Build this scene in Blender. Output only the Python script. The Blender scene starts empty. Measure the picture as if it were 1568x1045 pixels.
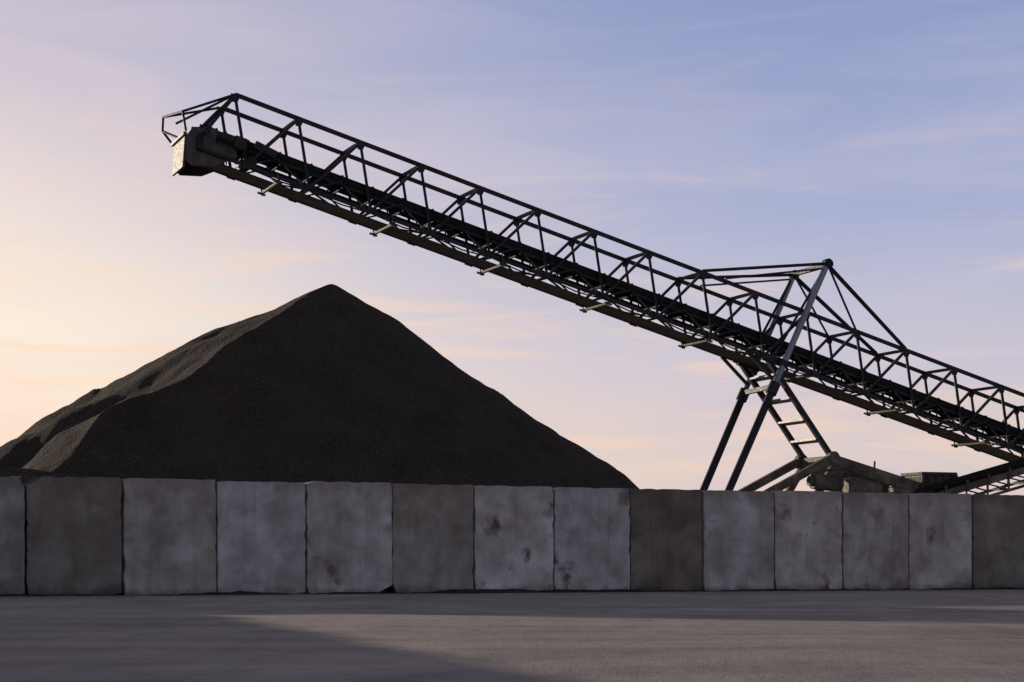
import bpy, bmesh, math, random
import numpy as np
from mathutils import Vector, Matrix
R = random.Random(7)
scene = bpy.context.scene
scene.view_settings.view_transform = 'Standard'
scene.view_settings.look = 'None'
scene.view_settings.exposure = 0

SUN_AZ = math.radians(-46)     # measured from +Y, negative = left
SUN_EL = math.radians(8)

# ------------------------------------------------------------------ helpers
def new_mat(name):
    m = bpy.data.materials.new(name)
    m.use_nodes = True
    nt = m.node_tree
    return m, nt, nt.nodes['Principled BSDF']

def col4(c):
    return (c, c, c, 1) if isinstance(c, (int, float)) else (*c, 1)

def ramp(nt, fac, stops):
    r = nt.nodes.new('ShaderNodeValToRGB')
    while len(r.color_ramp.elements) > 1:
        r.color_ramp.elements.remove(r.color_ramp.elements[-1])
    r.color_ramp.elements[0].position = stops[0][0]
    r.color_ramp.elements[0].color = col4(stops[0][1])
    for p, c in stops[1:]:
        e = r.color_ramp.elements.new(p)
        e.color = col4(c)
    nt.links.new(fac, r.inputs[0])
    return r.outputs[0]

def mixc(nt, fac, a, b, mode='MIX'):
    m = nt.nodes.new('ShaderNodeMix'); m.data_type = 'RGBA'; m.blend_type = mode
    for sock, v in ((m.inputs[0], fac), (m.inputs[6], a), (m.inputs[7], b)):
        if hasattr(v, 'node'):
            nt.links.new(v, sock)
        elif isinstance(v, (tuple, list)):
            sock.default_value = (*v, 1) if len(v) == 3 else v
        else:
            sock.default_value = v
    return m.outputs[2]

def math_n(nt, op, a, b=None, clamp=False):
    m = nt.nodes.new('ShaderNodeMath'); m.operation = op; m.use_clamp = clamp
    for i, v in enumerate((a, b)):
        if v is None: continue
        if hasattr(v, 'node'): nt.links.new(v, m.inputs[i])
        else: m.inputs[i].default_value = v
    return m.outputs[0]

def noise(nt, vec, scale, detail=6, rough=0.55, w=None, dist=0):
    n = nt.nodes.new('ShaderNodeTexNoise')
    if w is not None:
        n.noise_dimensions = '4D'
        nt.links.new(w, n.inputs['W'])
    n.inputs['Scale'].default_value = scale
    n.inputs['Detail'].default_value = detail
    n.inputs['Roughness'].default_value = rough
    n.inputs['Distortion'].default_value = dist
    nt.links.new(vec, n.inputs['Vector'])
    return n.outputs['Fac']

def mapping(nt, vec, scale=(1, 1, 1), rot=(0, 0, 0), loc=(0, 0, 0)):
    m = nt.nodes.new('ShaderNodeMapping')
    m.inputs['Scale'].default_value = scale
    m.inputs['Rotation'].default_value = rot
    m.inputs['Location'].default_value = loc
    nt.links.new(vec, m.inputs['Vector'])
    return m.outputs[0]

def bump(nt, bsdf, h, strength, dist):
    b = nt.nodes.new('ShaderNodeBump')
    b.inputs['Strength'].default_value = strength
    b.inputs['Distance'].default_value = dist
    nt.links.new(h, b.inputs['Height'])
    nt.links.new(b.outputs[0], bsdf.inputs['Normal'])

# ------------------------------------------------------------------ materials
def mat_steel(name, base, dust, rough=0.5, dust_amt=0.5, metallic=0.0, spec=.5):
    m, nt, b = new_mat(name)
    tc = nt.nodes.new('ShaderNodeTexCoord')
    n1 = noise(nt, tc.outputs['Object'], 1.7, 5, 0.65)
    n2 = noise(nt, tc.outputs['Object'], 14, 4, 0.7)
    f = math_n(nt, 'MULTIPLY', ramp(nt, n1, [(0.42, 0.0), (0.65, 1.0)]), dust_amt)
    c = mixc(nt, f, base, dust)
    c = mixc(nt, math_n(nt, 'MULTIPLY', ramp(nt, n2, [(0.5, 0.0), (0.7, 1.0)]), 0.35), c, tuple(x * 0.5 for x in base))
    nt.links.new(c, b.inputs['Base Color'])
    nt.links.new(ramp(nt, n2, [(0.3, rough - 0.1), (0.7, rough + 0.2)]), b.inputs['Roughness'])
    b.inputs['Metallic'].default_value = metallic
    b.inputs['Specular IOR Level'].default_value = spec
    return m

M_TRUSS = mat_steel('painted_truss_steel', (0.013, 0.017, 0.024), (0.050, 0.044, 0.036), 0.6, 0.5, 0, .22)
M_LOWER = mat_steel('dusty_lower_steel', (0.04, 0.036, 0.030), (0.12, 0.10, 0.07), 0.65, 0.9, 0, .25)
M_FRAME = mat_steel('dusty_undercarriage_steel', (0.055, 0.048, 0.037), (0.18, 0.15, 0.105), 0.65, 0.9, 0, .3)
M_RUNG = mat_steel('galvanised_rung_steel', (0.16, 0.16, 0.15), (0.20, 0.17, 0.13), 0.5, 0.6)
M_TUBE = mat_steel('telescopic_tube_steel', (0.20, 0.23, 0.27), (0.10, 0.095, 0.085), 0.35, 0.35, 0.4)
M_BELT = mat_steel('rubber_belt', (0.008, 0.008, 0.009), (0.018, 0.016, 0.014), 0.8, 0.6, 0, .2)
M_TYRE = mat_steel('tyre_rubber', (0.018, 0.018, 0.018), (0.08, 0.07, 0.055), 0.8, 0.6)
M_HEAD = mat_steel('worn_head_chute_steel', (0.06, 0.056, 0.048), (0.15, 0.13, 0.10), 0.6, 0.7, 0, .3)

def mat_concrete():
    m, nt, b = new_mat('weathered_concrete')
    tc = nt.nodes.new('ShaderNodeTexCoord')
    oi = nt.nodes.new('ShaderNodeObjectInfo')
    w = math_n(nt, 'MULTIPLY', oi.outputs['Random'], 60)
    o = tc.outputs['Object']
    nA = noise(nt, o, 0.85, 5, 0.55, w, 0.3)
    nB = noise(nt, o, 2.2, 7, 0.6, w, .2)
    nC = noise(nt, o, 38, 3, 0.7, w)
    nS = noise(nt, mapping(nt, o, (5.0, 5.0, 0.45)), 1.0, 5, 0.6, w, 0.3)
    nP = noise(nt, o, 1.25, 5, 0.58, math_n(nt, 'ADD', w, 11.3), 0.4)
    c = ramp(nt, nA, [(0.36, (0.24, 0.215, 0.185)), (0.5, (0.36, 0.34, 0.315)), (0.62, (0.56, 0.545, 0.53))])
    c = mixc(nt, 0.45, c, ramp(nt, nB, [(0.34, (0.20, 0.18, 0.155)), (0.5, (0.36, 0.345, 0.32)), (0.66, (0.56, 0.55, 0.53))]))
    # vertical run-off streaks
    c = mixc(nt, math_n(nt, 'MULTIPLY', ramp(nt, nS, [(0.54, 0.0), (0.72, 1.0)]), 0.4), c, (0.16, 0.135, 0.11))
    # dirt and rust patches, strength per block (object alpha)
    pf = math_n(nt, 'MULTIPLY', ramp(nt, nP, [(0.58, 0.0), (0.67, 1.0)]), oi.outputs['Alpha'])
    c = mixc(nt, pf, c, (0.10, 0.065, 0.043))
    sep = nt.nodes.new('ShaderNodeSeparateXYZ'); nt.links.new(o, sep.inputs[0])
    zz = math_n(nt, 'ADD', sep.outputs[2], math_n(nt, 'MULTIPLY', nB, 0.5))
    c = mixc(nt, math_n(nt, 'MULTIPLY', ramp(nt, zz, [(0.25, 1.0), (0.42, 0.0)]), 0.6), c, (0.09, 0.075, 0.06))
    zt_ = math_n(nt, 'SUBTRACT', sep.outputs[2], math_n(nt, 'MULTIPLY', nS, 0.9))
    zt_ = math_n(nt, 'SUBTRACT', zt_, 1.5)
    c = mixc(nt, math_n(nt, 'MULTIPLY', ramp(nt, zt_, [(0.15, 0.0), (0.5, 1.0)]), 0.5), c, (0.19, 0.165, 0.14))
    c = mixc(nt, 1.0, c, oi.outputs['Color'], 'MULTIPLY')
    nt.links.new(c, b.inputs['Base Color'])
    b.inputs['Roughness'].default_value = 0.9
    b.inputs['Specular IOR Level'].default_value = 0.3
    hh = math_n(nt, 'ADD', math_n(nt, 'MULTIPLY', nB, 1.0), math_n(nt, 'MULTIPLY', nC, 0.25))
    bump(nt, b, hh, 0.5, 0.03)
    return m
M_CONC = mat_concrete()

def mat_pile():
    m, nt, b = new_mat('crushed_asphalt')
    tc = nt.nodes.new('ShaderNodeTexCoord')
    o = tc.outputs['Object']
    n1 = noise(nt, o, 15, 4, 0.75)
    n2 = noise(nt, mapping(nt, o, (1, 1, .5)), 0.8, 5, 0.6)
    v = nt.nodes.new('ShaderNodeTexVoronoi'); v.inputs['Scale'].default_value = 14
    nt.links.new(o, v.inputs['Vector'])
    c = ramp(nt, n1, [(0.36, (0.024, 0.019, 0.015)), (0.56, (0.050, 0.041, 0.033)), (0.72, (0.15, 0.13, 0.11))])
    c = mixc(nt, 0.4, c, ramp(nt, n2, [(0.35, (0.028, 0.021, 0.016)), (0.65, (0.066, 0.051, 0.040))]))
    nt.links.new(c, b.inputs['Base Color'])
    b.inputs['Roughness'].default_value = 0.95
    b.inputs['Specular IOR Level'].default_value = 0.05
    h = math_n(nt, 'ADD', v.outputs['Distance'], math_n(nt, 'MULTIPLY', n1, 1.2))
    bump(nt, b, h, 0.8, 0.05)
    return m
M_PILE = mat_pile()

def mat_ground():
    m, nt, b = new_mat('dusty_asphalt')
    tc = nt.nodes.new('ShaderNodeTexCoord')
    o = tc.outputs['Object']
    nA = noise(nt, mapping(nt, o, (0.4, 0.3, 1), (0, 0, 0.35)), 1.0, 7, 0.62, None, 0.6)
    nB = noise(nt, mapping(nt, o, (1, .30, 1)), 2.2, 6, 0.7)
    nC = noise(nt, mapping(nt, o, (1, .2, 1)), 34, 3, 0.75)
    nT = noise(nt, mapping(nt, o, (0.10, 0.9, 1), (0, 0, -0.5)), 1.0, 5, 0.6, None, 0.3)
    c = ramp(nt, nA, [(0.34, (0.165, 0.138, 0.12)), (0.5, (0.25, 0.213, 0.187)), (0.64, (0.37, 0.31, 0.26))])
    c = mixc(nt, 0.4, c, ramp(nt, nB, [(0.32, (0.15, 0.126, 0.11)), (0.66, (0.35, 0.30, 0.262))]))
    c = mixc(nt, math_n(nt, 'MULTIPLY', ramp(nt, nT, [(0.5, 0.0), (0.62, 1.0)]), 0.5), c, (0.38, 0.315, 0.255))
    c = mixc(nt, math_n(nt, 'MULTIPLY', ramp(nt, nC, [(0.54, 0.0), (0.68, 1.0)]), 0.35), c, (0.11, 0.093, 0.08))
    nt.links.new(c, b.inputs['Base Color'])
    b.inputs['Roughness'].default_value = 0.9
    b.inputs['Specular IOR Level'].default_value = 0.1
    hh = math_n(nt, 'ADD', nB, math_n(nt, 'MULTIPLY', nC, 0.3))
    bump(nt, b, hh, 0.6, 0.03)
    return m
M_GROUND = mat_ground()

# ------------------------------------------------------------------ mesh helpers
def obj_from_bm(name, bm, mat, parent=None, smooth=False, bevel=0):
    me = bpy.data.meshes.new(name)
    bmesh.ops.recalc_face_normals(bm, faces=bm.faces)
    bm.to_mesh(me); bm.free()
    if smooth:
        for p in me.polygons: p.use_smooth = True
    o = bpy.data.objects.new(name, me)
    me.materials.append(mat)
    bpy.context.collection.objects.link(o)
    if parent: o.parent = parent
    if bevel:
        md = o.modifiers.new('bevel', 'BEVEL'); md.width = bevel; md.segments = 2
    return o

def empty(name):
    e = bpy.data.objects.new(name, None)
    bpy.context.collection.objects.link(e)
    return e

def beam(bm, p, q, w, h=None, ref=Vector((0, 0, 1))):
    h = h or w
    p = Vector(p); q = Vector(q)
    d = (q - p).normalized()
    if abs(d.dot(ref)) > 0.98: ref = Vector((1, 0, 0))
    sx = d.cross(ref).normalized() * (w / 2)
    up = sx.cross(d).normalized() * (h / 2)
    vs = []
    for e in (p, q):
        for a, b in ((-1, -1), (1, -1), (1, 1), (-1, 1)):
            vs.append(bm.verts.new(e + sx * a + up * b))
    bm.faces.new(vs[0:4]); bm.faces.new(vs[7:3:-1])
    for i in range(4):
        j = (i + 1) % 4
        bm.faces.new((vs[i], vs[j], vs[4 + j], vs[4 + i]))

def tube(bm, p, q, r, r2=None, seg=12, cap=True):
    r2 = r if r2 is None else r2
    p = Vector(p); q = Vector(q)
    d = (q - p).normalized()
    ref = Vector((0, 0, 1)) if abs(d.z) < 0.95 else Vector((1, 0, 0))
    a = d.cross(ref).normalized(); b = a.cross(d)
    A = []; B = []
    for i in range(seg):
        t = 2 * math.pi * i / seg
        v = a * math.cos(t) + b * math.sin(t)
        A.append(bm.verts.new(p + v * r)); B.append(bm.verts.new(q + v * r2))
    for i in range(seg):
        j = (i + 1) % seg
        bm.faces.new((A[i], A[j], B[j], B[i]))
    if cap:
        bm.faces.new(A[::-1]); bm.faces.new(B)

def prism(bm, pts_near, pts_far):
    A = [bm.verts.new(p) for p in pts_near]; B = [bm.verts.new(p) for p in pts_far]
    bm.faces.new(A); bm.faces.new(B[::-1])
    n = len(A)
    for i in range(n):
        j = (i + 1) % n
        bm.faces.new((A[i], B[i], B[j], A[j]))

# ------------------------------------------------------------------ ground
bm = bmesh.new()
S = 3000
vs = [bm.verts.new(p) for p in ((-S, -S, 0), (S, -S, 0), (S, S, 0), (-S, S, 0))]
bm.faces.new(vs)
ground = obj_from_bm('ground', bm, M_GROUND)

# ------------------------------------------------------------------ block walls
WD = Vector((0.9023, 0.4310, 0)); WN = Vector((0.4310, -0.9023, 0))   # wall direction, outward normal
W0 = Vector((0, 43.8, 0))
BW = 1.968; BH = 2.40; BT = 0.85

def block(name, parent, origin, d, n, w, h, tone, stain, chips=(0.04, 0.04, 0.04, 0.04), lean=0.0, rnd=None):
    """origin = front bottom-left corner; outline with worn edges, extruded back"""
    rnd = rnd or R
    pts = []
    def edge(a, b, k, amp, nx, nz):
        for i in range(k):
            t = i / k
            x = a[0] + (b[0] - a[0]) * t; z = a[1] + (b[1] - a[1]) * t
            j = rnd.random() ** 4 * amp if i else 0
            pts.append((x + nx * j, z + nz * j))
    bl, br, tr, tl = chips
    edge((bl, 0), (w - br, 0), 9, 0.015, 0, 1)
    edge((w - 0.0, br), (w, h - tr), 17, 0.035, -1, 0)
    edge((w - tr, h), (tl, h), 13, 0.025, 0, -1)
    edge((0, h - tl), (0, bl), 17, 0.035, 1, 0)
    bm = bmesh.new()
    A = [bm.verts.new((x, 0, z)) for x, z in pts]
    B = [bm.verts.new((x, BT, z)) for x, z in pts]
    bm.faces.new(A); bm.faces.new(B[::-1])
    for i in range(len(A)):
        j = (i + 1) % len(A)
        bm.faces.new((A[i], B[i], B[j], A[j]))
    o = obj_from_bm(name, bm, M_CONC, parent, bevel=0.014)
    back = -n
    M = Matrix(((d.x, back.x, 0, origin.x), (d.y, back.y, 0, origin.y), (0, 0, 1, origin.z), (0, 0, 0, 1)))
    o.matrix_world = M @ Matrix.Rotation(lean, 4, 'X')
    o.color = (*tone, stain)
    return o

wall = empty('added_shadow_block_wall')
tones = {-6: (.9, .88, .86), -5: (.85, .84, .83), -4: (.8, .78, .75), -3: (.85, .82, .8), -2: (.70, .685, .66), -1: (.48, .445, .40),
         0: (.90, .88, .85), 1: (1.0, 1.0, 1.01), 2: (1.0, .99, .98), 3: (.70, .67, .62), 4: (1.15, 1.14, 1.14), 5: (1.0, 1.0, 1.02),
         6: (.40, .365, .32), 7: (.94, .93, .92), 8: (1.05, 1.02, 1.0), 9: (.82, .79, .76), 10: (.95, .92, .89), 11: (.46, .43, .39),
         12: (.6, .58, .55), 13: (.9, .88, .86), 14: (.85, .84, .82), 15: (.9, .9, .9)}
stains = {4: 1.0, 5: .9, 8: 1., 7: .6, 2: .75, 0: .3, 1: .35, 10: .7, 9: .4}
chipd = {2: (.05, .18, .03, .05), 3: (.12, .05, .03, .03), -1: (.04, .05, .04, .20), -2: (.03, .05, .12, .03),
         4: (.04, .05, .06, .03), 8: (.05, .03, .04, .05), 7: (.03, .06, .03, .03)}
k = 0
for i in range(-6, 22):
    t = -8.78 + i * BW
    off = WN * R.uniform(-0.03, 0.03)
    gap = R.uniform(0.006, 0.018)
    dz = R.uniform(-0.02, 0.02)
    if i in (3, 6): off = WN * -0.05
    if i == -1: off = WN * -0.09
    if i == -2: gap = .035
    o = W0 + WD * (t + gap) + off
    tone = tones.get(i, (.85, .83, .8))
    k += 1
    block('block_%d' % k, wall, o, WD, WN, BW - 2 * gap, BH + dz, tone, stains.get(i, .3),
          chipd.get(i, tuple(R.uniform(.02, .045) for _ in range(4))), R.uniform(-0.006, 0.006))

# added off-frame wall running toward the viewer, angled to shadow the left foreground
shadow_wall = empty('added_shadow_block_wall')
RD = Vector((0.285, -0.9585, 0)).normalized(); RN = Vector((0.9585, 0.285, 0)).normalized()
corner = W0 + WD * -17.6 + WN * .12
for i in range(15):
    o = corner + RD * (i * BW + 0.02)
    block('block_%d' % (i + 1), shadow_wall, o, RD, RN, BW - 0.04, BH + R.uniform(-.02, .02), (.85, .83, .8), .4, tuple(R.uniform(.02, .05) for _ in range(4)))

# ------------------------------------------------------------------ noise for terrain (numpy)
def vnoise(x, y, seed):
    xi = np.floor(x).astype(np.int64); yi = np.floor(y).astype(np.int64)
    xf = x - xi; yf = y - yi
    u = xf * xf * (3 - 2 * xf); v = yf * yf * (3 - 2 * yf)
    def h(a, b):
        n = (a * 374761393 + b * 668265263 + seed * 974634777) & 0xffffffff
        n = ((n ^ (n >> 13)) * 1274126177) & 0xffffffff
        return ((n ^ (n >> 16)) & 0xffff) / 65535.0
    return (h(xi, yi) * (1 - u) + h(xi + 1, yi) * u) * (1 - v) + (h(xi, yi + 1) * (1 - u) + h(xi + 1, yi + 1) * u) * v
def fbm(x, y, seed, octs=4):
    s = 0; a = 1; t = 0
    for o in range(octs):
        s = s + a * (vnoise(x, y, seed + o) - .5); t += a
        x = x * 2.03 + 5.1; y = y * 2.03 + 1.7; a *= .5
    return s / t * 2

def grid_mesh(name, X, Y, Z, mat, keep=None):
    ny, nx = X.shape
    co = np.stack([X, Y, Z], -1).reshape(-1, 3)
    idx = np.arange(nx * ny).reshape(ny, nx)
    q = np.stack([idx[:-1, :-1], idx[:-1, 1:], idx[1:, 1:], idx[1:, :-1]], -1).reshape(-1, 4)
    if keep is not None:
        zq = co[q][:, :, 2].max(1)
        q = q[zq > keep]
    used = np.unique(q); remap = -np.ones(nx * ny, int); remap[used] = np.arange(len(used))
    me = bpy.data.meshes.new(name)
    me.from_pydata(co[used].tolist(), [], remap[q].tolist())
    me.polygons.foreach_set('use_smooth', [True] * len(me.polygons))
    me.materials.append(mat)
    o = bpy.data.objects.new(name, me)
    bpy.context.collection.objects.link(o)
    return o

# ------------------------------------------------------------------ stockpile
ax, ay, ah = -5.24, 57.0, 8.80
xs = np.arange(-27, 11, 0.075); ys = np.arange(39.5, 74, 0.085)
X, Y = np.meshgrid(xs, ys)
wx = fbm(X * .30, Y * .30, 3, 3); wy = fbm(X * .30 + 9, Y * .30, 8, 3)
dx = X - ax; dy = Y - ay
rr = np.sqrt(dx * dx + dy * dy)
k = np.clip(rr / 4, 0, 1)
lw = np.clip(-dx / 3, 0, 1) * .55 + .55
dx2 = dx + wx * 1.2 * k * lw; dy2 = dy + wy * 1.2 * k * lw
r = np.sqrt(dx2 ** 2 + dy2 ** 2) + 1e-6
phi = np.degrees(np.arctan2(dy2, dx2)) % 360
def fac(p, m, az): return m * np.cos(np.radians(p - az))
m = .655
g_front = np.where((phi > 180) & (phi < 285), fac(phi, m, 285), m)
left = fac(phi, .54, 206)
# soft radial ribs and one deeper run-out gully on the sun side
left = left + 0.012 * (1 - np.cos(np.radians((phi + 16 * wx) * 11)))
left = left + .035 * np.exp(-((phi - 206 + 8 * wy) / 6.0) ** 2) * np.clip((rr - 3.2) / 3, 0, 1)
back = np.where((phi > 100) & (phi < 215), fac(phi, .62, 118), m)
g = np.where(phi > 200, np.maximum(g_front, left * (phi < 285)),
    np.where(phi > 100, np.maximum(back, left), m))
r_s = np.sqrt(r * r + .05 ** 2) - .05
Z = ah - g * r_s * (.85 + .0215 * r_s)
Z += fbm(X * .9, Y * .9, 21, 3) * .07 * k + fbm(X * 4, Y * 4, 31, 3) * .02
Z = np.where(Z < .8, .8 - (.8 - Z) * .6, Z)
pile = grid_mesh('added_shadow_pile', X, Y, np.maximum(Z, -0.2), M_PILE, keep=-0.15)

# added out-of-view stockpile, placed to throw shadow on the ground before the wall
xs = np.arange(-40, -10, 0.25); ys = np.arange(38, 68, 0.25)
X, Y = np.meshgrid(xs, ys)
r = np.sqrt((X + 23.8) ** 2 + (Y - 52.8) ** 2)
Z = 7.6 - .66 * r + fbm(X * .3, Y * .3, 44, 4) * .5 * np.clip(r / 4, 0, 1)
grid_mesh('added_shadow_pile', X, Y, np.maximum(Z, -0.25), M_PILE, keep=-0.2)

# gravel spilled over the wall top at the left
tt = np.linspace(-14.0, -7.5, 260); vv = np.linspace(0.0, .84, 50)
T, V = np.meshgrid(tt, vv)
SX = W0.x + WD.x * T - WN.x * (V + .02); SY = W0.y + WD.y * T - WN.y * (V + .02)
hh = np.exp(-((T + 10.9) / .75) ** 2) * .24 + np.exp(-((T + 9.6) / 1.0) ** 2) * .12 - .03
SZ = BH + hh * np.clip(V / .5, 0, 1) + fbm(T * 3, V * 3, 5, 3) * .04 - .03
spill = grid_mesh('spilled_gravel', SX, SY, SZ, M_PILE, keep=BH + .0)
spill.parent = pile

# dirt along the wall foot, made dark to double as the contact shadow
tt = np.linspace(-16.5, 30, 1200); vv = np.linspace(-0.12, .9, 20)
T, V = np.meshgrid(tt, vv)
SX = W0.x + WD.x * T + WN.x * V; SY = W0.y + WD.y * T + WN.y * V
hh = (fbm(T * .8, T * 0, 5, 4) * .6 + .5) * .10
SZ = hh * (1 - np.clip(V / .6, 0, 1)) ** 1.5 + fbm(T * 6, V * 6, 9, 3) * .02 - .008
dirt = grid_mesh('dirt_contact_shadow', SX, SY, SZ, M_PILE)

# ------------------------------------------------------------------ stacker conveyor
C0 = Vector((-7.94, 62, 0)); U = Vector((.9285, .371, 0)); N = Vector((-.371, .9285, 0))
def L(s, n, z): return C0 + U * s + N * n + Vector((0, 0, z))
def zt(s): return 15.18 - .285 * s
Wd = 1.9; D = 2.10
SN = [-.839 + 2.06 * i for i in range(23)]
LEAN = .36
conv = empty('stacker_conveyor')
bm = bmesh.new()
for n in (0, Wd):
    beam(bm, L(SN[0], n, zt(SN[0])), L(SN[-1], n, zt(SN[-1])), .12, .12)
    beam(bm, L(SN[0] - 1.2, n, zt(SN[0] - 1.2) - D), L(SN[-1] + .8, n, zt(SN[-1] + .8) - D), .11, .11)
    for i, s in enumerate(SN):
        sb = s + LEAN
        beam(bm, L(s, n, zt(s) - .02), L(sb, n, zt(sb) - D), .09)
        if i:
            sp = SN[i - 1] + LEAN
            beam(bm, L(s, n, zt(s) - .02), L(sp, n, zt(sp) - D), .09)
        else:
            sp = s - 1.0
            beam(bm, L(s, n, zt(s) - .02), L(sp, n, zt(sp) - D + .5), .11)
        g_ = .16
        prism(bm, [L(s - g_, n - .065, zt(s - g_) - .02), L(s + g_, n - .065, zt(s + g_) - .02), L(s + .07, n - .065, zt(s) - .25), L(s - .1, n - .065, zt(s) - .25)],
                  [L(s - g_, n - .04, zt(s - g_) - .02), L(s + g_, n - .04, zt(s + g_) - .02), L(s + .07, n - .04, zt(s) - .25), L(s - .1, n - .04, zt(s) - .25)])
for i, s in enumerate(SN):
    beam(bm, L(s, .06, zt(s)), L(s, Wd - .06, zt(s)), .10)
obj_from_bm('truss_frame', bm, M_TRUSS, conv)
bm = bmesh.new()
for i, s in enumerate(SN):
    sb = s + LEAN
    zb = zt(sb) - D
    beam(bm, L(sb, .07, zb - .02), L(sb, Wd - .07, zb - .02), .07)
    for n in (-.07, Wd + .07):
        beam(bm, L(sb - .14, n, zt(sb - .14) - D + .02), L(sb + .14, n, zt(sb + .14) - D + .02), .03, .20)
    if i < len(SN) - 1:
        sn = SN[i + 1] + LEAN; zn = zt(sn) - D
        a, b = (0.07, Wd - .07) if i % 2 else (Wd - .07, .07)
        beam(bm, L(sb, a, zb - .03), L(sn, b, zn - .03), .05)
        for n in (0.03, Wd - .03):
            sm = (sb + sn) / 2
            beam(bm, L(sb + .08, n, zt(sb) - D + .03), L(sm, n, zt(sm) - 1.52), .05)
            beam(bm, L(sm, n, zt(sm) - 1.52), L(sn - .08, n, zt(sn) - D + .03), .05)
for n in (.16, Wd - .16):
    beam(bm, L(-2.2, n, zt(-2.2) - 1.54), L(SN[-1], n, zt(SN[-1]) - 1.54), .06, .14)
for i in range(len(SN) - 1):
    a, b = SN[i] + LEAN, SN[i + 1] + LEAN
    mid = (a + b) / 2
    sg = .05 + .05 * R.random()
    tube(bm, L(a, -.12, zt(a) - D - .10), L(mid, -.12, zt(mid) - D - .10 - sg), .025, seg=6)
    tube(bm, L(mid, -.12, zt(mid) - D - .10 - sg), L(b, -.12, zt(b) - D - .10), .025, seg=6)
obj_from_bm('lower_frame', bm, M_TRUSS, conv)
bm = bmesh.new()
def along(bm, s0, s1, n0, n1, dz0, dz1):
    prism(bm, [L(s0, n0, zt(s0) - dz0), L(s1, n0, zt(s1) - dz0), L(s1, n0, zt(s1) - dz1), L(s0, n0, zt(s0) - dz1)],
              [L(s0, n1, zt(s0) - dz0), L(s1, n1, zt(s1) - dz0), L(s1, n1, zt(s1) - dz1), L(s0, n1, zt(s0) - dz1)])
along(bm, -2.2, 44, .45, Wd - .45, 2.20, 2.23)
obj_from_bm('return_belt', bm, M_LOWER, conv)
bm = bmesh.new()
s = .5
while s < 44:
    z0 = zt(s) - D
    for n in (-.10, Wd + .10):
        beam(bm, L(s, n, z0 + .12), L(s + .06, n, z0 - .27), .07, .04)
        beam(bm, L(s - .1, n, z0 - .16), L(s + .16, n, z0 - .24), .06, .06)
    tube(bm, L(s + .05, -.14, z0 - .18), L(s + .05, Wd + .14, z0 - .18), .055)
    s += 3.83
obj_from_bm('return_idlers', bm, M_LOWER, conv)
bm = bmesh.new()
prof = [(.24, -1.26), (.62, -1.48), (1.28, -1.48), (1.66, -1.26)]
s0, s1 = -1.9, 44.5
th = .05
A = [];B = []
for (s, lst) in ((s0, A), (s1, B)):
    for (n, z) in prof: lst.append(L(s, n, zt(s) + z))
    for (n, z) in prof[::-1]: lst.append(L(s, n, zt(s) + z - th))
prism(bm, A, B)
obj_from_bm('carrying_belt', bm, M_BELT, conv)
bm = bmesh.new()
s = -1.4
while s < 44:
    for a, b in (((.14, -1.28), (.58, -1.57)), ((.6, -1.57), (1.3, -1.57)), ((1.32, -1.57), (1.76, -1.28))):
        tube(bm, L(s, a[0], zt(s) + a[1]), L(s, b[0], zt(s) + b[1]), .06, seg=8)
    beam(bm, L(s, .05, zt(s) - 1.66), L(s, Wd - .05, zt(s) - 1.66), .06, .05)
    for n in (.12, Wd - .12):
        beam(bm, L(s, n, zt(s) - 1.66), L(s, n, zt(s) - 1.24), .06, .05)
    s += 1.03
obj_from_bm('trough_idlers', bm, M_BELT, conv)
bm = bmesh.new()
along(bm, -1.2, 44, .09, .12, 1.28, 1.50)
obj_from_bm('belt_side_skirts', bm, M_BELT, conv)

# head end
bm = bmesh.new()
for n in (.12, Wd - .12):
    pr = [(-2.35, 14.05), (-2.15, 14.32), (-1.55, 14.36), (-.75, 14.0), (-.75, 13.45), (-1.5, 13.12), (-2.2, 13.10), (-2.38, 13.25)]
    prism(bm, [L(s, n - .03, z) for s, z in pr], [L(s, n + .03, z) for s, z in pr])
prism(bm, [L(-2.40, .15, 14.05), L(-2.34, .15, 14.05), L(-2.40, .15, 13.05), L(-2.48, .15, 13.05)],
          [L(-2.40, Wd - .15, 14.05), L(-2.34, Wd - .15, 14.05), L(-2.40, Wd - .15, 13.05), L(-2.48, Wd - .15, 13.05)])
beam(bm, L(-2.42, .0, 14.08), L(-2.42, Wd, 14.08), .12, .10)
for s_ in (-2.1, -1.6, -1.1):
    beam(bm, L(s_, .06, 13.2), L(s_, .06, 14.25), .05, .04)
obj_from_bm('head_chute', bm, M_HEAD, conv, bevel=.01)
bm = bmesh.new()
tube(bm, L(-1.95, .2, 13.85), L(-1.95, Wd - .2, 13.85), .36, seg=28)
tube(bm, L(-1.95, -.12, 13.85), L(-1.95, Wd + .12, 13.85), .09, seg=14)
beam(bm, L(-1.95, -.02, 13.6), L(-1.95, -.02, 14.1), .3, .12)
tube(bm, L(-1.45, -.2, 14.05), L(-.95, -.2, 13.92), .14, seg=16)
beam(bm, L(-.92, -.2, 13.9), L(-.55, -.2, 13.8), .24, .36)
tube(bm, L(-.3, .0, 13.35), L(-.3, Wd, 13.35), .16, seg=16)
beam(bm, L(-.2, .0, 13.9), L(.5, .0, 13.6), .1, .25)
obj_from_bm('head_pulley_drive', bm, M_TRUSS, conv)
bm = bmesh.new()
nt_, ft_ = L(SN[0], 0, zt(SN[0])), L(SN[0], Wd, zt(SN[0]))
nc, fc = L(-2.5, 0, 14.75), L(-2.72, Wd, 14.95)
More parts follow.
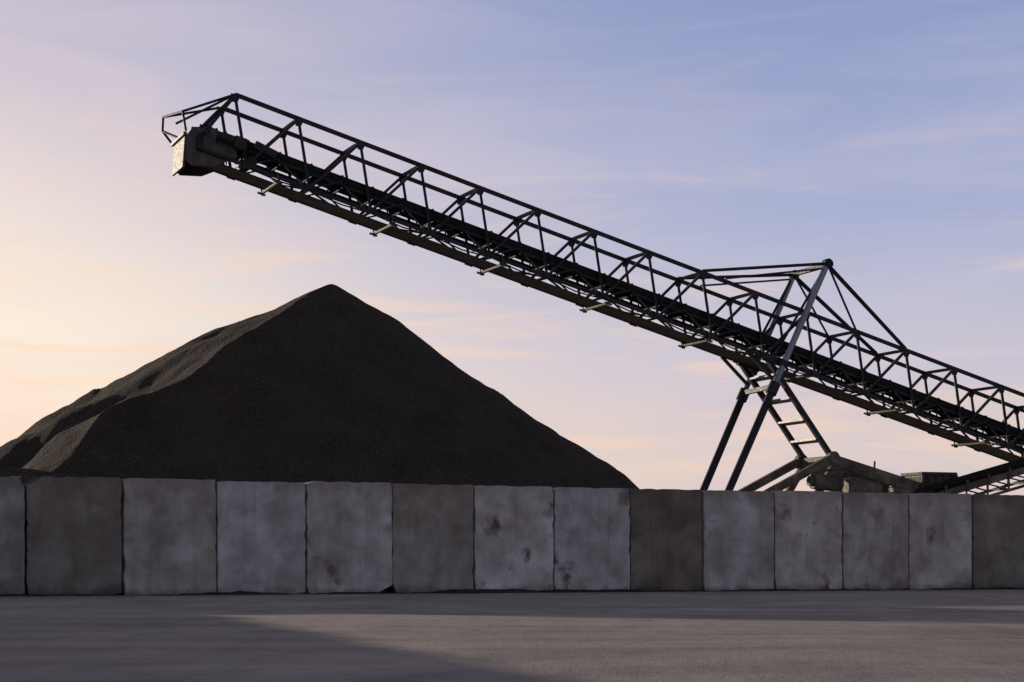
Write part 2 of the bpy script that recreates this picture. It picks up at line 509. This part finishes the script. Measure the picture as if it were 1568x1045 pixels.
for a, b in ((nt_, nc), (ft_, fc), (nc, fc), (nc, L(-2.4, .0, 14.15)), (fc, L(-2.74, Wd, 14.5)), (L(-2.74, Wd, 14.5), L(-2.42, Wd, 14.1)),
             (L(-2.74, Wd, 14.5), L(-2.42, 0.9, 14.1)), (nt_, L(-1.9, .1, 14.3)), (ft_, L(-1.9, Wd - .1, 14.3)), (nt_, L(-2.3, Wd, 14.78))):
    tube(bm, a, b, .04, seg=8)
obj_from_bm('head_guard_rail', bm, M_TRUSS, conv)

# mast, stays
apN, apF = L(20.45, -.28, 11.27), L(20.65, Wd + .5, 11.25)
bm = bmesh.new()
def lerp(a, b, t): return a + (b - a) * t
footN, footF = L(15.1, -.28, 0.25), L(15.5, Wd + .5, 0.25)
tube(bm, lerp(footN, apN, .58), apN, .115, seg=14)
tube(bm, lerp(footF, apF, .58), apF, .10, seg=14)
obj_from_bm('inner_tubes', bm, M_TUBE, conv, smooth=False)
bm = bmesh.new()
for a, b in ((footN, apN), (footF, apF)):
    tube(bm, a, lerp(a, b, .60), .14, seg=14)
    tube(bm, lerp(a, b, .575), lerp(a, b, .61), .20, seg=14)
    tube(bm, lerp(a, b, .665), lerp(a, b, .68), .17, seg=14)
beam(bm, lerp(footN, apN, .60), lerp(footF, apF, .60), .16)
beam(bm, L(20.55, -.40, 11.25), L(20.55, Wd + .62, 11.25), .16)
for a in (apN, apF):
    tube(bm, a - N * .12, a + N * .12, .17, seg=12)
for n, ap in ((0, apN), (Wd, apF)):
    for s_ in (SN[8], SN[12]):
        tube(bm, ap, L(s_, n, zt(s_) + .06), .055, seg=8)
    tube(bm, ap + Vector((0, 0, -.1)), L(SN[12] - .05, n, zt(SN[12]) + .03), .035, seg=8)
    tube(bm, ap + Vector((0, 0, -.16)), L(SN[8] + .9, n, zt(SN[8] + .9) + .1), .035, seg=8)
    tube(bm, ap, L(18.4, n, zt(18.4) - D), .05, seg=8)
    tube(bm, ap, L(SN[11], n, zt(SN[11])), .04, seg=8)
obj_from_bm('mast_legs_and_stays', bm, M_TRUSS, conv)

# lattice strut with rungs (box frame) from truss underside to pivot
bm = bmesh.new()
for n in (0.0, Wd):
    beam(bm, L(18.2, n, zt(18.2) - D - .05), L(20.75, n, 4.5), .17, .17)
    beam(bm, L(18.05, n, zt(18.05) - D - .02), L(18.9, n, zt(18.9) - D - .02), .2, .22)
    beam(bm, L(17.4, n, zt(17.4) - D - .05), L(18.45, n, 7.1), .1)
obj_from_bm('strut_rails', bm, M_TRUSS, conv)
bm = bmesh.new()
p0, p1 = L(18.2, 0, zt(18.2) - D), L(20.75, 0, 4.5)
for t in (.18, .42, .64, .84):
    c = lerp(p0, p1, t)
    a = c + N * .06; b = c + N * (Wd - .06)
    beam(bm, a, b, .34, .07, ref=Vector((0.2, 0, 1)))
obj_from_bm('strut_rungs', bm, M_RUNG, conv)

# undercarriage
bm = bmesh.new()
for n in (-.15, Wd + .15):
    beam(bm, L(20.8, n, 4.45), L(16.6, n, 2.35), .22, .28)
    beam(bm, L(20.6, n, 4.35), L(24.4, n, 3.35), .24, .42)
    beam(bm, L(20.9, n, 4.3), L(18.9, n, 1.2), .2, .24)
    beam(bm, L(24.3, n, 3.5), L(24.9, n, .8), .2, .24)
    beam(bm, L(16.6, n, 2.5), L(16.8, n, .9), .2, .24)
    tube(bm, L(20.75, n - .14, 4.42), L(20.75, n + .14, 4.42), .22, seg=16)
    for q in range(5):
        s_ = 21.2 + q * .7
        beam(bm, L(s_, n - .13, 4.36 - (s_ - 20.6) * .263), L(s_, n - .13, 4.02 - (s_ - 20.6) * .263), .05, .04)
beam(bm, L(16.7, -1.6, 1.0), L(16.7, Wd + 1.6, 1.0), .35, .35)
beam(bm, L(24.9, -1.0, .9), L(24.9, Wd + 1.0, .9), .35, .35)
for s_, z_ in ((17.2, 2.65), (20.75, 4.4), (22.6, 3.9), (24.2, 3.4)):
    beam(bm, L(s_, -.05, z_), L(s_, Wd + .05, z_), .18)
prism(bm, [L(21.2, -.5, 2.8), L(22.6, -.5, 2.8), L(22.6, -.5, 3.42), L(21.5, -.5, 3.72), L(21.2, -.5, 3.65)],
          [L(21.2, .2, 2.8), L(22.6, .2, 2.8), L(22.6, .2, 3.42), L(21.5, .2, 3.72), L(21.2, .2, 3.65)])
beam(bm, L(23.0, -.4, 3.2), L(24.0, -.4, 3.05), .36, .36)
beam(bm, L(22.4, -.25, 4.0), L(22.42, -.25, 4.32), .07)
obj_from_bm('undercarriage_frame', bm, M_FRAME, conv, bevel=.012)
bm = bmesh.new()
tube(bm, L(19.7, -.55, 3.55), L(20.8, -.55, 3.45), .28, seg=20)
tube(bm, L(19.55, -.55, 3.56), L(19.7, -.55, 3.55), .18, seg=16)
tube(bm, L(20.0, -.55, 3.9), L(21.4, -.5, 4.1), .04, seg=8)
for q in range(4):
    tube(bm, L(20.7 + q * .15, -.4, 4.2 - q * .05), L(22.5 + q * .3, -.42, 3.0), .025, seg=6)
obj_from_bm('hydraulic_tank', bm, M_LOWER, conv)
bm = bmesh.new()
for s_ in (16.7, 24.9):
    for n in (-1.5, -.9, Wd + .9, Wd + 1.5):
        c = L(s_, n, .56)
        tube(bm, c - N * .16, c + N * .16, .56, seg=28)
        tube(bm, c - N * .2, c + N * .2, .24, seg=16)
for n in (-.28, Wd + .5):
    beam(bm, L(14.7, n, .12), L(15.9, n, .12), .6, .24)
obj_from_bm('wheels', bm, M_TYRE, conv, bevel=.03)
bm = bmesh.new()
for n in (0, Wd):
    beam(bm, L(43, n, zt(43) - D), L(43, n, 0), .2)
    beam(bm, L(40, n, zt(40) - D), L(41.2, n, 0), .2)
tube(bm, L(44.6, .2, .65), L(44.6, Wd - .2, .65), .35, seg=20)
obj_from_bm('tail_support', bm, M_FRAME, conv)

# ------------------------------------------------------------------ feed conveyor
feed = empty('feed_conveyor')
def zf(s): return 3.12 + (s - 24.2) * .262
bm = bmesh.new()
for n in (-2.0, -.7):
    beam(bm, L(23.9, n, zf(23.9)), L(38, n, zf(38)), .08, .24)
    beam(bm, L(23.9, n, zf(23.9) - .55), L(38, n, zf(38) - .55), .08, .10)
    s = 24.2
    while s < 38:
        beam(bm, L(s, n, zf(s) - .1), L(s, n, zf(s) - .52), .06)
        beam(bm, L(s, n, zf(s) - .1), L(s + .9, n, zf(s + .9) - .52), .05)
        beam(bm, L(s, n - .06, zf(s) - .12), L(s, n - .06, zf(s) + .26), .07)
        s += .9
    for s_ in (30, 36.5):
        beam(bm, L(s_, n, zf(s_)), L(s_, n, 0), .18)
s = 24.2
while s < 38:
    beam(bm, L(s, -1.95, zf(s) - .5), L(s, -.75, zf(s) - .5), .07)
    s += .9
obj_from_bm('side_frames', bm, M_FRAME, feed)
bm = bmesh.new()
prof = [(-1.95, .30), (-1.6, .10), (-1.1, .10), (-.75, .30), (-.75, .25), (-1.1, .05), (-1.6, .05), (-1.95, .25)]
prism(bm, [L(23.8, n, zf(23.8) + z) for n, z in prof], [L(38, n, zf(38) + z) for n, z in prof])
tube(bm, L(23.8, -1.95, zf(23.8)), L(23.8, -.75, zf(23.8)), .2, seg=16)
obj_from_bm('belt', bm, M_BELT, feed)
# receiving hopper
hop = empty('feed_hopper')
bm = bmesh.new()
top = [(24.3, -.5), (25.7, -.5), (25.7, .9), (24.3, .9)]
bot = [(24.7, -.3), (25.4, -.3), (25.4, .4), (24.7, .4)]
A = [bm.verts.new(L(s, n, 3.78)) for s, n in top]; B = [bm.verts.new(L(s, n, 2.7)) for s, n in bot]
C = [bm.verts.new(L(s, n, 3.93)) for s, n in top]
for i in range(4):
    j = (i + 1) % 4
    bm.faces.new((A[i], A[j], B[j], B[i])); bm.faces.new((C[i], C[j], A[j], A[i]))
obj_from_bm('hopper_shell', bm, M_FRAME, hop)
bm = bmesh.new()
for i in range(4):
    j = (i + 1) % 4
    beam(bm, L(*top[i], 3.91), L(*top[j], 3.91), .1)
    beam(bm, L(*top[i], 3.86), L(*top[i], 0), .12)
for s_ in (24.5, 24.85, 25.2, 25.5):
    beam(bm, L(s_, -.54, 3.86), L(s_ , -.38, 3.05), .07)
beam(bm, L(24.3, -.56, 3.5), L(25.7, -.56, 3.5), .08)
obj_from_bm('hopper_frame', bm, M_LOWER, hop)

# ------------------------------------------------------------------ world
w = bpy.data.worlds.new('World'); scene.world = w; w.use_nodes = True
nt = w.node_tree
bg = nt.nodes['Background']
tc = nt.nodes.new('ShaderNodeTexCoord'); gen = tc.outputs['Generated']
sky = nt.nodes.new('ShaderNodeTexSky'); sky.sky_type = 'NISHITA'; sky.sun_disc = False
sky.sun_elevation = SUN_EL; sky.sun_rotation = SUN_AZ; sky.air_density = 1.0; sky.dust_density = 2.0
sep = nt.nodes.new('ShaderNodeSeparateXYZ'); nt.links.new(gen, sep.inputs[0])
def s2l(c): return tuple(((v / 255) / 12.92 if v / 255 <= .04045 else ((v / 255 + .055) / 1.055) ** 2.4) for v in c)
base = ramp(nt, sep.outputs[2], [(0.0, s2l((232, 206, 192))), (.05, s2l((230, 210, 200))), (.105, s2l((205, 199, 212))),
        (.17, s2l((170, 178, 212))), (.27, s2l((143, 157, 202))), (.5, s2l((126, 128, 146))), (1.0, s2l((100, 103, 124)))])
def glow(direction, zs, near, far):
    sub = nt.nodes.new('ShaderNodeVectorMath'); sub.operation = 'SUBTRACT'
    nt.links.new(gen, sub.inputs[0]); sub.inputs[1].default_value = direction
    mul = nt.nodes.new('ShaderNodeVectorMath'); mul.operation = 'MULTIPLY'
    nt.links.new(sub.outputs[0], mul.inputs[0]); mul.inputs[1].default_value = (1, 1, zs)
    ln = nt.nodes.new('ShaderNodeVectorMath'); ln.operation = 'LENGTH'
    nt.links.new(mul.outputs[0], ln.inputs[0])
    mr = nt.nodes.new('ShaderNodeMapRange'); mr.interpolation_type = 'SMOOTHSTEP'
    mr.inputs['From Min'].default_value = near; mr.inputs['From Max'].default_value = far
    mr.inputs['To Min'].default_value = 1; mr.inputs['To Max'].default_value = 0
    nt.links.new(ln.outputs['Value'], mr.inputs['Value'])
    return mr.outputs[0]
def dirv(az, el):
    az = math.radians(az); el = math.radians(el)
    return (math.sin(az) * math.cos(el), math.cos(az) * math.cos(el), math.sin(el))
g1 = glow(dirv(-30, 4.5), 1.8, .12, .74)
g2 = glow(dirv(-21, 4), 2.1, .06, .40)
col = mixc(nt, math_n(nt, 'MULTIPLY', g1, .75), base, s2l((250, 228, 218)))
col = mixc(nt, g2, col, s2l((255, 240, 222)))
# wispy clouds
cn = noise(nt, mapping(nt, gen, (2.4, 2.4, 13), (0.0, 0.16, 0), (1.3, 0, .4)), 1.8, 7, 0.55, None, 0.6)
cn2 = noise(nt, mapping(nt, gen, (4, 4, 34), (0, 0.05, 0), (.6, 0, 2.2)), 1.5, 7, 0.58, None, 1.0)
cf = math_n(nt, 'MULTIPLY', ramp(nt, cn, [(.45, 0.0), (.66, 1.0)]), ramp(nt, sep.outputs[2], [(0.0, .8), (.1, .8), (.2, .45), (.5, .1)]))
col = mixc(nt, math_n(nt, 'MULTIPLY', cf, .85), col, mixc(nt, g1, s2l((200, 196, 220)), s2l((255, 220, 200))))
cf2 = math_n(nt, 'MULTIPLY', ramp(nt, cn2, [(.50, 0.0), (.68, 1.0)]), ramp(nt, sep.outputs[2], [(0.0, .9), (.12, .8), (.18, .2), (.3, 0.0)]))
col = mixc(nt, math_n(nt, 'MULTIPLY', cf2, .9), col, mixc(nt, g1, s2l((246, 212, 196)), s2l((255, 224, 196))))
sc = nt.nodes.new('ShaderNodeVectorMath'); sc.operation = 'SCALE'; sc.inputs['Scale'].default_value = 10.2
nt.links.new(col, sc.inputs[0])
fin = mixc(nt, .08, sc.outputs[0], sky.outputs[0])
nt.links.new(fin, bg.inputs[0])
bg.inputs[1].default_value = 0.1

# ------------------------------------------------------------------ sun
sd = bpy.data.lights.new('sun', 'SUN'); sd.energy = 5; sd.angle = math.radians(.5); sd.color = (1, .84, .68)
so = bpy.data.objects.new('sun', sd); bpy.context.collection.objects.link(so)
sv = Vector((math.sin(SUN_AZ) * math.cos(SUN_EL), math.cos(SUN_AZ) * math.cos(SUN_EL), math.sin(SUN_EL)))
so.rotation_euler = sv.to_track_quat('Z', 'Y').to_euler()
so.location = sv * 100

# ------------------------------------------------------------------ camera
cd = bpy.data.cameras.new('camera'); cam = bpy.data.objects.new('camera', cd)
bpy.context.collection.objects.link(cam)
cam.location = (0, 0, .64); cam.rotation_euler = (math.radians(90), 0, 0)
cd.lens = 68.9; cd.sensor_width = 36; cd.shift_y = .2178; cd.clip_end = 6000
scene.camera = cam
